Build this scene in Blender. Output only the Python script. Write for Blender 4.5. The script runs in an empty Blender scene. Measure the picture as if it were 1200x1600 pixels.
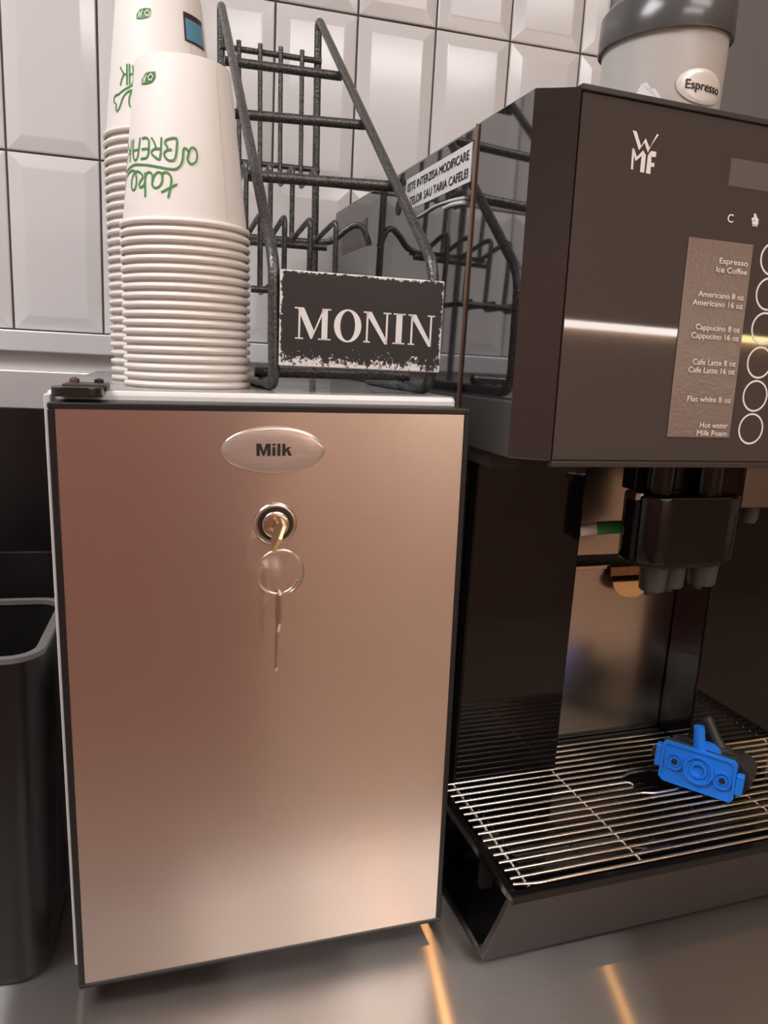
import bpy, bmesh, math, random
from mathutils import Matrix, Vector

random.seed(7)
scene = bpy.context.scene
COL = scene.collection

# ------------------------------------------------------------------ camera
CAM = Vector((0.2012, -1.0171, 0.4535))
YAW, PITCH, ROLL, FPX = 0.26360, 0.20180, 0.05350, 1170.39
cy, sy, cp, sp = math.cos(YAW), math.sin(YAW), math.cos(PITCH), math.sin(PITCH)
fwd = Vector((sy * cp, cy * cp, -sp))
rt0 = Vector((cy, -sy, 0))
up0 = rt0.cross(fwd)
rt = math.cos(ROLL) * rt0 + math.sin(ROLL) * up0
upv = -math.sin(ROLL) * rt0 + math.cos(ROLL) * up0
cam_data = bpy.data.cameras.new('camera')
cam = bpy.data.objects.new('camera', cam_data)
COL.objects.link(cam)
m = Matrix.Identity(4)
for i in range(3):
    m[i][0], m[i][1], m[i][2], m[i][3] = rt[i], upv[i], -fwd[i], CAM[i]
cam.matrix_world = m
cam_data.sensor_fit = 'VERTICAL'
cam_data.sensor_height = 36.0
cam_data.lens = FPX * 36.0 / 1600.0
cam_data.clip_start = 0.01
scene.camera = cam

# ------------------------------------------------------------------ world, exposure
world = bpy.data.worlds.new('world')
scene.world = world
world.use_nodes = True
world.node_tree.nodes['Background'].inputs[0].default_value = (1.0, 0.93, 0.87, 1)
world.node_tree.nodes['Background'].inputs[1].default_value = 0.25
scene.view_settings.view_transform = 'Standard'
scene.view_settings.look = 'None'
scene.view_settings.exposure = 0.08
scene.view_settings.gamma = 1.0
scene.view_settings.use_curve_mapping = False


# ------------------------------------------------------------------ materials
def mat(name, color, rough=0.5, metal=0.0, spec=0.5, emit=None, estr=0.0, trans=0.0, coat=0.0,
        bump=None, vary=None, aniso=0.0, alpha=1.0, ior=1.5, sss=0.0):
    """bump=(scale vec, strength, distance); vary=(scale vec, amount of colour change, roughness change)"""
    ma = bpy.data.materials.new(name)
    ma.use_nodes = True
    nt = ma.node_tree
    b = nt.nodes['Principled BSDF']
    b.inputs['Base Color'].default_value = (*color, 1)
    b.inputs['Roughness'].default_value = rough
    b.inputs['Metallic'].default_value = metal
    b.inputs['Specular IOR Level'].default_value = spec
    b.inputs['Transmission Weight'].default_value = trans
    b.inputs['Coat Weight'].default_value = coat
    b.inputs['Coat Roughness'].default_value = 0.05
    b.inputs['IOR'].default_value = ior
    b.inputs['Alpha'].default_value = alpha
    if sss:
        b.inputs['Subsurface Weight'].default_value = sss
        b.inputs['Subsurface Radius'].default_value = (0.01, 0.006, 0.004)
    if emit:
        b.inputs['Emission Color'].default_value = (*emit, 1)
        b.inputs['Emission Strength'].default_value = estr
    tc = nt.nodes.new('ShaderNodeTexCoord')
    if aniso:
        b.inputs['Anisotropic'].default_value = aniso
        tg = nt.nodes.new('ShaderNodeTangent')
        tg.direction_type = 'UV_MAP'
        nt.links.new(tg.outputs[0], b.inputs['Tangent'])
    if bump:
        mp = nt.nodes.new('ShaderNodeMapping')
        mp.inputs['Scale'].default_value = bump[0]
        nz = nt.nodes.new('ShaderNodeTexNoise')
        nz.inputs['Scale'].default_value = 1.0
        nz.inputs['Detail'].default_value = 4.0
        bp = nt.nodes.new('ShaderNodeBump')
        bp.inputs['Strength'].default_value = bump[1]
        bp.inputs['Distance'].default_value = bump[2]
        nt.links.new(tc.outputs['Object'], mp.inputs[0])
        nt.links.new(mp.outputs[0], nz.inputs['Vector'])
        nt.links.new(nz.outputs['Fac'], bp.inputs['Height'])
        nt.links.new(bp.outputs[0], b.inputs['Normal'])
    if vary:
        mp = nt.nodes.new('ShaderNodeMapping')
        mp.inputs['Scale'].default_value = vary[0]
        nz = nt.nodes.new('ShaderNodeTexNoise')
        nz.inputs['Scale'].default_value = 1.0
        nz.inputs['Detail'].default_value = 5.0
        nt.links.new(tc.outputs['Object'], mp.inputs[0])
        nt.links.new(mp.outputs[0], nz.inputs['Vector'])
        mx = nt.nodes.new('ShaderNodeMix')
        mx.data_type = 'RGBA'
        lo = [max(0, c * (1 - vary[1])) for c in color]
        hi = [min(1, c * (1 + vary[1])) for c in color]
        mx.inputs[6].default_value = (*lo, 1)
        mx.inputs[7].default_value = (*hi, 1)
        nt.links.new(nz.outputs['Fac'], mx.inputs[0])
        nt.links.new(mx.outputs[2], b.inputs['Base Color'])
        if vary[2]:
            mr = nt.nodes.new('ShaderNodeMapRange')
            mr.inputs[1].default_value, mr.inputs[2].default_value = 0.3, 0.7
            mr.inputs[3].default_value, mr.inputs[4].default_value = max(0.02, rough - vary[2]), rough + vary[2]
            nt.links.new(nz.outputs['Fac'], mr.inputs[0])
            nt.links.new(mr.outputs[0], b.inputs['Roughness'])
    return ma


M = {}
M['tile'] = mat('glazed white tile', (0.68, 0.66, 0.655), 0.14, bump=((14, 14, 14), 0.06, 0.004))
M['grout'] = mat('dark grout', (0.13, 0.10, 0.09), 0.9)
M['wallpaint'] = mat('pale wall paint', (0.64, 0.60, 0.57), 0.7)
M['wallwarm'] = mat('warm wall paint', (0.66, 0.44, 0.31), 0.7)
M['wood'] = mat('brown wood panel', (0.33, 0.148, 0.112), 0.5, vary=((2, 2, 14), 0.3, 0.0))
M['ceil'] = mat('white ceiling', (0.75, 0.72, 0.68), 0.8)
M['floor'] = mat('brown floor', (0.40, 0.30, 0.235), 0.5, vary=((3, 3, 3), 0.15, 0.0))
M['darkwall'] = mat('dark grey lacquered wall', (0.17, 0.155, 0.152), 0.32)
M['trimgrey'] = mat('pale aluminium trim', (0.74, 0.74, 0.76), 0.35, metal=0.2)
M['splash'] = mat('brushed steel splashback', (0.80, 0.78, 0.78), 0.42, metal=0.6)


def brushed_counter():
    """brushed sheet steel, grain along the worktop"""
    ma = mat('brushed steel worktop', (0.47, 0.44, 0.415), 0.3, metal=1.0, vary=((6, 1100, 6), 0.10, 0.0))
    nt = ma.node_tree
    out = nt.nodes['Material Output']
    gl = nt.nodes.new('ShaderNodeBsdfAnisotropic')
    gl.inputs['Roughness'].default_value = 0.175
    gl.inputs['Anisotropy'].default_value = 0.90
    tg = nt.nodes.new('ShaderNodeTangent')
    tg.direction_type = 'UV_MAP'
    nt.links.new(tg.outputs[0], gl.inputs['Tangent'])
    src = nt.nodes['Principled BSDF'].inputs['Base Color'].links[0].from_socket
    nt.links.new(src, gl.inputs['Color'])
    mxs = nt.nodes.new('ShaderNodeMixShader')
    mxs.inputs[0].default_value = 0.45
    nt.nodes['Principled BSDF'].inputs['Roughness'].default_value = 0.55
    nt.links.new(gl.outputs[0], mxs.inputs[1])
    nt.links.new(nt.nodes['Principled BSDF'].outputs[0], mxs.inputs[2])
    nt.links.new(mxs.outputs[0], out.inputs['Surface'])
    return ma


M['counter'] = brushed_counter()
M['door_steel'] = mat('brushed steel door', (0.78, 0.68, 0.61), 0.24, metal=1.0, aniso=0.8,
                      vary=((3, 3, 1500), 0.05, 0.0))
M['steel'] = mat('plain steel', (0.72, 0.67, 0.62), 0.22, metal=1.0, vary=((9, 9, 300), 0.08, 0.0))
M['chrome'] = mat('chromed wire', (0.86, 0.80, 0.74), 0.16, metal=1.0)
M['white_paint'] = mat('white enamel', (0.80, 0.78, 0.75), 0.3)
M['top_grey'] = mat('grey fridge top', (0.34, 0.33, 0.32), 0.16, vary=((90, 90, 90), 0.12, 0.06))
M['black_gloss'] = mat('gloss black plastic', (0.006, 0.005, 0.005), 0.06)
M['black_corner'] = mat('dark lacquer corner', (0.026, 0.021, 0.020), 0.12, ior=1.9)
M['black_side'] = mat('gloss black side panel', (0.016, 0.014, 0.014), 0.04, ior=3.1)
M['black_satin'] = mat('satin black plastic', (0.018, 0.015, 0.014), 0.35, vary=((40, 40, 40), 0.3, 0.08))
M['black_matt'] = mat('matt black', (0.015, 0.013, 0.013), 0.6)
M['black_frame'] = mat('black door frame', (0.012, 0.011, 0.011), 0.4)
M['machine_front'] = mat('dark brown glass front', (0.072, 0.057, 0.051), 0.03)
M['machine_grey'] = mat('dark grey brown plastic', (0.036, 0.028, 0.025), 0.42)
M['organizer'] = mat('scuffed black plastic', (0.010, 0.0085, 0.0085), 0.36, spec=0.35, vary=((30, 30, 12), 0.35, 0.08))
M['cup'] = mat('white cup paper', (0.86, 0.80, 0.755), 0.55, sss=0.05)
M['cup_rim'] = mat('rolled cup rim paper', (0.84, 0.775, 0.72), 0.5)
M['green'] = mat('green print', (0.06, 0.26, 0.06), 0.5)
M['white_print'] = mat('white print', (0.86, 0.82, 0.79), 0.5)
M['black_print'] = mat('black print', (0.015, 0.014, 0.014), 0.5)
M['paper'] = mat('white paper label', (0.80, 0.78, 0.77), 0.45, bump=((40, 40, 40), 0.2, 0.001))
M['sticker_blue'] = mat('blue sticker', (0.13, 0.33, 0.47), 0.4)
M['sticker_dark'] = mat('dark sticker edge', (0.05, 0.03, 0.04), 0.4)
M['rack'] = mat('hammered grey metal', (0.095, 0.093, 0.09), 0.30, metal=0.55, bump=((420, 420, 420), 0.55, 0.0012),
                vary=((380, 380, 380), 0.5, 0.1))
M['hopper'] = mat('frosted plastic', (0.70, 0.66, 0.62), 0.25, trans=0.30)
M['lid'] = mat('smoked grey lid', (0.085, 0.08, 0.08), 0.22)
M['resin_pale'] = mat('pale silver resin label', (0.80, 0.74, 0.69), 0.3, metal=0.15, coat=0.4)
M['vent'] = mat('grey vent plastic', (0.16, 0.14, 0.13), 0.4)
M['outlet'] = mat('dull steel outlet', (0.22, 0.18, 0.16), 0.35, metal=0.8)
M['seam'] = mat('brown painted edge glint', (0.34, 0.24, 0.18), 0.3, metal=0.7)
M['lcd'] = mat('grey display', (0.13, 0.11, 0.10), 0.25)
M['film'] = mat('glossy label film', (0.23, 0.17, 0.145), 0.14, bump=((330, 330, 380), 0.35, 0.0010))
M['resin'] = mat('silver resin label', (0.66, 0.56, 0.49), 0.22, metal=0.6, coat=0.6, vary=((30, 30, 900), 0.18, 0.0))
M['nickel'] = mat('nickel lock', (0.78, 0.68, 0.58), 0.22, metal=1.0)
M['brass'] = mat('worn brass key', (0.72, 0.58, 0.34), 0.3, metal=1.0)
M['bronze'] = mat('bronze tab', (0.26, 0.15, 0.075), 0.28, metal=1.0, vary=((200, 200, 200), 0.2, 0.0))
M['blue'] = mat('blue plastic', (0.012, 0.20, 0.78), 0.38)
M['rubber'] = mat('dark grey rubber', (0.022, 0.020, 0.020), 0.5)
M['nozzle'] = mat('dark grey nozzle', (0.07, 0.065, 0.06), 0.4)
M['tube_white'] = mat('milky tube', (0.85, 0.76, 0.66), 0.3)
M['tube_green'] = mat('green tube sleeve', (0.05, 0.34, 0.08), 0.4)
M['rust'] = mat('rusty screw', (0.12, 0.055, 0.035), 0.7)
M['lit_rim'] = mat('grey rim with painted highlight', (0.15, 0.14, 0.135), 0.4)
M['lamp_white'] = mat('ceiling lamp diffuser', (0.9, 0.9, 0.9), 0.5, emit=(0.97, 0.98, 1.0), estr=17.0)
M['lamp_soft'] = mat('dimmer lamp diffuser', (0.9, 0.9, 0.9), 0.5, emit=(1.0, 0.97, 0.96), estr=8.5)
M['fill_back'] = mat('added fill light diffuser', (0.9, 0.9, 0.9), 0.5, emit=(1.0, 0.96, 0.94), estr=17.0)
M['lamp_warm'] = mat('warm lamp', (0.9, 0.8, 0.6), 0.5, emit=(1.0, 0.50, 0.16), estr=60.0)
M['led_white'] = mat('white led strip', (0.9, 0.9, 0.9), 0.5, emit=(1.0, 0.90, 0.84), estr=20.0)
M['led_yellow'] = mat('yellow led strip', (0.9, 0.9, 0.5), 0.5, emit=(1.0, 0.80, 0.36), estr=20.0)


def worn_sign():
    """black plate with white chipped edges and scuffs, denser towards its lower edge"""
    ma = mat('worn black sign', (0.022, 0.020, 0.019), 0.5)
    nt = ma.node_tree
    b = nt.nodes['Principled BSDF']
    tc = nt.nodes.new('ShaderNodeTexCoord')
    sx = nt.nodes.new('ShaderNodeSeparateXYZ')
    nt.links.new(tc.outputs['Object'], sx.inputs[0])

    def mth(op, a, b_=None, c=None):
        n = nt.nodes.new('ShaderNodeMath')
        n.operation = op
        for k, v in enumerate((a, b_, c)):
            if v is None:
                continue
            if isinstance(v, (int, float)):
                n.inputs[k].default_value = v
            else:
                nt.links.new(v, n.inputs[k])
        return n.outputs[0]
    hx, hz = 0.0593, 0.0325          # plate half size, object origin at its centre
    dx = mth('SUBTRACT', hx, mth('ABSOLUTE', sx.outputs['X']))
    dt = mth('SUBTRACT', hz, sx.outputs['Z'])
    db = mth('ADD', hz, sx.outputs['Z'])
    n1 = nt.nodes.new('ShaderNodeTexNoise')
    n1.inputs['Scale'].default_value = 420
    n1.inputs['Detail'].default_value = 6
    n1.inputs['Roughness'].default_value = 0.7
    n2 = nt.nodes.new('ShaderNodeTexNoise')
    n2.inputs['Scale'].default_value = 90
    n2.inputs['Detail'].default_value = 3
    nt.links.new(tc.outputs['Object'], n1.inputs['Vector'])
    nt.links.new(tc.outputs['Object'], n2.inputs['Vector'])
    e = mth('MINIMUM', mth('MINIMUM', dx, dt), mth('MULTIPLY', db, 0.22))
    edge = mth('MULTIPLY', mth('SUBTRACT', 0.0034, e), 110.0)
    edge = mth('MAXIMUM', edge, 0.0)
    w = mth('ADD', mth('ADD', edge, mth('MULTIPLY', n1.outputs['Fac'], 1.0)), mth('MULTIPLY', n2.outputs['Fac'], 0.35))
    fac = mth('GREATER_THAN', w, 0.935)
    mx = nt.nodes.new('ShaderNodeMix')
    mx.data_type = 'RGBA'
    mx.inputs[6].default_value = (0.022, 0.020, 0.019, 1)
    mx.inputs[7].default_value = (0.80, 0.76, 0.73, 1)
    nt.links.new(fac, mx.inputs[0])
    nt.links.new(mx.outputs[2], b.inputs['Base Color'])
    return ma


M['sign'] = worn_sign()


# ------------------------------------------------------------------ mesh helpers
def box(bm, x0, x1, y0, y1, z0, z1, bev=0.0, seg=2):
    vs = [bm.verts.new((x, y, z)) for x in (x0, x1) for y in (y0, y1) for z in (z0, z1)]
    q = [(0, 1, 3, 2), (4, 6, 7, 5), (0, 4, 5, 1), (2, 3, 7, 6), (0, 2, 6, 4), (1, 5, 7, 3)]
    fs = [bm.faces.new([vs[i] for i in f]) for f in q]
    if bev > 0:
        es = list({e for f in fs for e in f.edges})
        bmesh.ops.bevel(bm, geom=es, offset=bev, segments=seg, affect='EDGES', profile=0.5)
    return bm


def prism(bm, poly, axis, a, b, bev=0.0, soft=False):
    """extrude a 2D polygon along an axis from a to b; axis 'x': (y,z), 'y': (x,z), 'z': (x,y)"""
    def P(p, t):
        return {'x': (t, p[0], p[1]), 'y': (p[0], t, p[1]), 'z': (p[0], p[1], t)}[axis]
    A = [bm.verts.new(P(p, a)) for p in poly]
    B = [bm.verts.new(P(p, b)) for p in poly]
    fs = [bm.faces.new(A), bm.faces.new(list(reversed(B)))]
    n = len(poly)
    for i in range(n):
        fs.append(bm.faces.new([A[i], B[i], B[(i + 1) % n], A[(i + 1) % n]]))
        fs[-1].smooth = soft
    if bev > 0:
        es = list({e for f in fs for e in f.edges})
        bmesh.ops.bevel(bm, geom=es, offset=bev, segments=2, affect='EDGES', profile=0.5)
    return bm


def rrect(x0, x1, y0, y1, r, n=6):
    out = []
    for cx_, cy_, a0 in ((x1 - r, y1 - r, 0), (x0 + r, y1 - r, 90), (x0 + r, y0 + r, 180), (x1 - r, y0 + r, 270)):
        for k in range(n + 1):
            a = math.radians(a0 + 90 * k / n)
            out.append((cx_ + r * math.cos(a), cy_ + r * math.sin(a)))
    return out


def lathe(bm, prof, n=32, c=(0, 0, 0), axis='z', cap=True):
    """revolve (radius, height) points"""
    rings = []
    for r, h in prof:
        ring = []
        for k in range(n):
            a = 2 * math.pi * k / n
            u, v = r * math.cos(a), r * math.sin(a)
            p = {'z': (u, v, h), 'y': (u, h, v), 'x': (h, u, v)}[axis]
            ring.append(bm.verts.new((p[0] + c[0], p[1] + c[1], p[2] + c[2])))
        rings.append(ring)
    for i in range(len(rings) - 1):
        for k in range(n):
            bm.faces.new([rings[i][k], rings[i][(k + 1) % n], rings[i + 1][(k + 1) % n], rings[i + 1][k]]).smooth = True
    if cap:
        bm.faces.new(rings[0])
        bm.faces.new(rings[-1])
    return bm


def fillet(pts, r, n=5):
    pts = [Vector(p) for p in pts]
    out = [pts[0]]
    for i in range(1, len(pts) - 1):
        a, b, c = pts[i - 1], pts[i], pts[i + 1]
        u, v = (a - b), (c - b)
        rr = min(r, u.length * 0.49, v.length * 0.49)
        p0, p1 = b + u.normalized() * rr, b + v.normalized() * rr
        for k in range(n + 1):
            t = k / n
            out.append(p0 * (1 - t) ** 2 + b * 2 * t * (1 - t) + p1 * t * t)
    out.append(pts[-1])
    return out


def tube(bm, pts, r, n=10, closed=False):
    pts = [Vector(p) for p in pts]
    N = len(pts)
    rings = []
    ref = None
    for i, p in enumerate(pts):
        if closed:
            t = pts[(i + 1) % N] - pts[i - 1]
        else:
            t = pts[min(i + 1, N - 1)] - pts[max(i - 1, 0)]
        t.normalize()
        if ref is None:
            ref = Vector((0, 0, 1)) if abs(t.z) < 0.9 else Vector((1, 0, 0))
        s = ref - t * ref.dot(t)
        s.normalize()
        ref = s
        w = t.cross(s)
        rad = r[i] if isinstance(r, (list, tuple)) else r
        rings.append([bm.verts.new(p + s * rad * math.cos(2 * math.pi * k / n) + w * rad * math.sin(2 * math.pi * k / n))
                      for k in range(n)])
    last = N if closed else N - 1
    for i in range(last):
        j = (i + 1) % N
        for k in range(n):
            bm.faces.new([rings[i][k], rings[i][(k + 1) % n], rings[j][(k + 1) % n], rings[j][k]]).smooth = True
    if not closed:
        bm.faces.new(rings[0])
        bm.faces.new(rings[-1])
    return bm


def new(fn=None, *a, **k):
    bm = bmesh.new()
    if fn:
        fn(bm, *a, **k)
    return bm


def obj(name, bm, material, parent=None, smooth=True, loc=None, uv=None, label=None):
    """link a bmesh (or mesh) as one object; uv = the axis that U runs along"""
    if isinstance(bm, bmesh.types.BMesh):
        bmesh.ops.recalc_face_normals(bm, faces=bm.faces)
        me = bpy.data.meshes.new(name)
        if uv is not None:
            lay = bm.loops.layers.uv.new('UVMap')
            o_ = [i for i in range(3) if i != uv]
            for f in bm.faces:
                nrm = max(range(3), key=lambda i: abs(f.normal[i]))
                v = [i for i in o_ if i != nrm] or [o_[0]]
                for l in f.loops:
                    l[lay].uv = (l.vert.co[uv], l.vert.co[v[0]])
        if smooth == 'all':
            for q in bm.faces:
                q.smooth = True
        for e in bm.edges:           # keep flat faces flat, round ones round
            if len(e.link_faces) == 2 and e.calc_face_angle(0) > math.radians(50):
                e.smooth = False
        bm.to_mesh(me)
        bm.free()

    else:
        me = bm
    if material is not None and len(me.materials) == 0:
        me.materials.append(material)
    o = bpy.data.objects.new(name, me)
    COL.objects.link(o)
    if parent is not None:
        o.parent = parent
    if loc is not None:
        o.location = loc
    if label:
        o['label'] = label
    return o


def thing(name, label, cat, frame=None, base=(0, 0, 0), group=None, rot=None):
    o = bpy.data.objects.new(name, None)
    o.empty_display_size = 0.02
    COL.objects.link(o)
    mtx = (frame or Matrix.Identity(4)) @ Matrix.Translation(Vector(base))
    if rot is not None:
        mtx = mtx @ rot
    o.matrix_world = mtx
    o['label'] = label
    o['category'] = cat
    if group:
        o['group'] = group
    return o


def struct(name, bm, material, label=None, **k):
    o = obj(name, bm, material, **k)
    o['kind'] = 'structure'
    if label:
        o['label'] = label
    return o


def glyphs(txt, width=None, height=None, bold=0.0, align='L', spacing=1.0):
    """flat text outline as 2D mesh in XY, scaled so that its box is width x height; returns (verts, faces)"""
    cu = bpy.data.curves.new('t', 'FONT')
    cu.body = txt
    cu.size = 1.0
    cu.space_character = spacing
    cu.resolution_u = 3
    ob = bpy.data.objects.new('t', cu)
    COL.objects.link(ob)
    dg = bpy.context.evaluated_depsgraph_get()
    me = bpy.data.meshes.new_from_object(ob.evaluated_get(dg))
    vs = [v.co.copy() for v in me.vertices]
    fs = [tuple(p.vertices) for p in me.polygons]
    bpy.data.objects.remove(ob)
    bpy.data.curves.remove(cu)
    bpy.data.meshes.remove(me)
    x0, x1 = min(v.x for v in vs), max(v.x for v in vs)
    y0, y1 = min(v.y for v in vs), max(v.y for v in vs)
    # scale: height is that of a capital letter (about 0.73 of the size)
    sy_ = height / 0.73 if height else width / (x1 - x0)
    sx_ = width / (x1 - x0) if width else sy_
    off = {'L': x0, 'R': x1, 'C': (x0 + x1) / 2}[align]
    V = [((v.x - off) * sx_, v.y * sy_) for v in vs]
    if not bold:
        return V, fs
    outv, outf = [], []
    for q_, (du, dv) in enumerate(((-1, 0), (1, 0), (0, .5), (0, -.5))):      # heavier strokes: the same outline laid over itself
        k = len(outv)
        outv += [(u + du * bold * sy_, v + dv * bold * sy_, q_ * .00004) for u, v in V]
        outf += [tuple(i + k for i in q) for q in fs]
    return outv, outf


def print2d(name, vf, mapper, material, parent, thick=0.00018):
    """flat print: 2D faces laid on a surface by mapper(u, v, offset)"""
    vs, fs = vf
    bm = bmesh.new()
    A = [bm.verts.new(mapper(p[0], p[1], thick + (p[2] if len(p) > 2 else 0.0))) for p in vs]
    for f in fs:
        try:
            bm.faces.new([A[i] for i in f])
        except ValueError:
            pass
    return obj(name, bm, material, parent, smooth=False)


def poly2d(polys):
    vs, fs = [], []
    for p in polys:
        fs.append(tuple(range(len(vs), len(vs) + len(p))))
        vs += p
    return vs, fs


def strokes2d(strokes, w, sx=1.0):
    """ribbons of width w along polylines; sx = metres per unit of u"""
    vs, fs = [], []
    for s in strokes:
        P = [(u * sx, v) for u, v in s]
        b = len(vs)
        for i, p in enumerate(P):
            q0, q1 = P[max(i - 1, 0)], P[min(i + 1, len(P) - 1)]
            dx, dy = q1[0] - q0[0], q1[1] - q0[1]
            L = math.hypot(dx, dy) or 1e-9
            nx, ny = -dy / L * w / 2, dx / L * w / 2
            vs += [((p[0] + nx) / sx, p[1] + ny), ((p[0] - nx) / sx, p[1] - ny)]
        for i in range(len(P) - 1):
            k = b + 2 * i
            fs.append((k, k + 2, k + 3, k + 1))
        for p in (P[0], P[-1]):          # round ends
            k = len(vs)
            for j in range(8):
                a = 2 * math.pi * j / 8
                vs.append(((p[0] + w / 2 * math.cos(a)) / sx, p[1] + w / 2 * math.sin(a)))
            fs.append(tuple(range(k, k + 8)))
    return vs, fs




class Thing:
    """an Empty at the thing's base; parts are given in the coordinates of its frame"""
    def __init__(self, name, label, cat, frame, base, group=None):
        self.base = Vector(base)
        self.o = thing(name, label, cat, frame, base, group)

    def add(self, name, bm, material, parent=None, **k):
        if parent is None:
            return obj(name, bm, material, self.o, loc=-self.base, **k)
        return obj(name, bm, material, parent, **k)

    def prt(self, name, vf, mapper, material, parent=None, thick=0.00018):
        o = print2d(name, vf, mapper, material, parent or self.o, thick)
        if parent is None:
            o.location = -self.base
        return o


# frames measured from the photograph: the fridge leans a little, the machine is turned a little
FR = (Matrix.Translation((0.12963, -0.54457, 0.018)) @ Matrix.Rotation(0.033429, 4, 'Z')
      @ Matrix.Rotation(-0.016444, 4, 'Y') @ Matrix.Rotation(-0.003352, 4, 'X'))
MA = Matrix.Translation((0.42317, -0.59677, 0.0)) @ Matrix.Rotation(0.073595, 4, 'Z')
W0 = Matrix.Identity(4)

# ================================================================== the room
FLOOR, CEIL = -0.90, 1.75
X0, X1, Y0 = -2.2, 4.7, -3.2
struct('floor', new(box, X0 - .05, X1 + .05, Y0 - .05, .05, FLOOR - .05, FLOOR), M['floor'])
struct('ceiling', new(box, X0 - .05, X1 + .05, Y0 - .05, .05, CEIL, CEIL + .05), M['ceil'])
wall_back = struct('wall_back', new(box, X0 - .05, X1 + .05, 0.0, .05, FLOOR, CEIL), M['grout'],
                   label='wall of white bevelled tiles set upright with dark joints')
struct('wall_left', new(box, X0 - .05, X0, Y0, 0.0, FLOOR, CEIL), M['wallpaint'])
struct('wall_right', new(box, X1, X1 + .05, Y0, 0.0, FLOOR, CEIL), M['wallpaint'])
struct('wall_front', new(box, X0, X1, Y0 - .05, Y0, FLOOR, CEIL), M['wallwarm'])
struct('trim_1', new(box, .749, X1, -.014, 0.0, 0.0, CEIL, .002), M['darkwall'],
       label='dark grey wall panel beside the tiles behind the bean hopper')
struct('trim_2', new(box, X0, .749, -.016, 0.0, .4393, .4640, .0015), M['trimgrey'],
       label='pale metal strip under the lowest row of tiles')
struct('trim_3', new(box, X0, .749, -.010, 0.0, 0.0, .4165, .0015), M['splash'],
       label='brushed steel splashback between worktop and tiles')
struct('trim_4', new(box, X0, .749, -.003, 0.0, .4166, .4392), M['wallpaint'])

# tiles: one bevelled tile, copied
TP, TH, TZ = 0.102, 0.202, 0.46457


def tile_mesh():
    bm = bmesh.new()
    hx, hz = 0.0497, 0.0997
    b = 0.0145
    rings = [(hx, hz, 0.0), (hx, hz, -0.0022), (hx - .0012, hz - .0012, -0.0030), (hx - b, hz - b, -0.0060),
             (hx - b - .002, hz - b - .002, -0.0063)]
    R_ = [[bm.verts.new((sx * a, y, sz * c)) for sx, sz in ((-1, -1), (1, -1), (1, 1), (-1, 1))] for a, c, y in rings]
    for i in range(len(R_) - 1):
        for k in range(4):
            bm.faces.new([R_[i][k], R_[i][(k + 1) % 4], R_[i + 1][(k + 1) % 4], R_[i + 1][k]])
    bm.faces.new(R_[-1])
    return bm


t0 = obj('tile', tile_mesh(), M['tile'], wall_back, smooth=False)
first = True
for row in range(6):
    for c_ in range(-8, 8):
        x, z = (c_ + .5) * TP, TZ + (row + .5) * TH
        o = t0 if first else t0.copy()
        if not first:
            COL.objects.link(o)
            o.parent = wall_back
        first = False
        o.location = (x, 0, z)
        o.rotation_euler = (random.uniform(-.004, .004), 0, random.uniform(-.004, .004))

# ceiling lamps (out of view; they light the room and show in the reflections)
for nm, lb, x, y, w, d, mt in (
        ('ceiling_light', 'square white ceiling lamp above the paper cups', -.70, -1.0, .90, .60, 'lamp_white'),
        ('ceiling_light', 'long white ceiling lamp above the coffee machine', 1.15, -1.6, .90, .45, 'lamp_soft'),
        ('ceiling_light', 'added unseen fill lamp on the ceiling near the opposite wall', .95, -2.45, 1.20, .30, 'fill_back')):  # last one is added fill, brightening what door and machine front reflect
    t = Thing(nm, lb, 'ceiling lamp', W0, (x, y, CEIL), 'ceiling lamps')
    t.add('frame', new(box, x - w / 2 - .02, x + w / 2 + .02, y - d / 2 - .02, y + d / 2 + .02, CEIL - .02, CEIL - .0005, .003), M['white_paint'])
    t.add('diffuser', new(box, x - w / 2, x + w / 2, y - d / 2, y + d / 2, CEIL - .026, CEIL - .02), M[mt])
for lb, x, y in (('small warm round downlight between the ceiling lamps', 0.87, -0.70),
                 ('small warm round downlight at the right end', 1.38, -0.70)):
    t = Thing('downlight', lb, 'downlight', W0, (x, y, CEIL), 'warm downlights')
    t.add('ring', new(lathe, [(.050, CEIL - .0005), (.050, CEIL - .012), (.020, CEIL - .014)], 32, (x, y, 0)), M['nickel'])
    sl = bpy.data.lights.new('downlight_beam', 'SPOT')
    sl.energy, sl.color, sl.shadow_soft_size = 9.0, (1.0, 0.47, 0.13), 0.010
    sl.spot_size, sl.spot_blend = math.radians(62), 0.5
    so = bpy.data.objects.new('downlight_beam', sl)
    COL.objects.link(so)
    so.parent = t.o
    so.location = (0, 0, -.045)
    t.add('bulb', new(lathe, [(.012, CEIL - .014), (.012, CEIL - .024), (.006, CEIL - .028)], 32, (x, y, 0)), M['lamp_warm'])
for lb, x0, x1, mt in (('white strip lamp on the wall opposite the counter', 1.30, 3.09, 'led_white'),
                       ('yellow strip lamp on the wall opposite the counter', 3.11, 4.60, 'led_yellow')):
    t = Thing('strip_light', lb, 'strip lamp', W0, ((x0 + x1) / 2, Y0, .800))
    t.add('holder', new(box, x0, x1, Y0 + .0005, Y0 + .03, .817, .837), M['white_paint'])
    t.add('tube', new(box, x0 + .01, x1 - .01, Y0 + .005, Y0 + .028, .785, .817, .004), M[mt])

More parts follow.
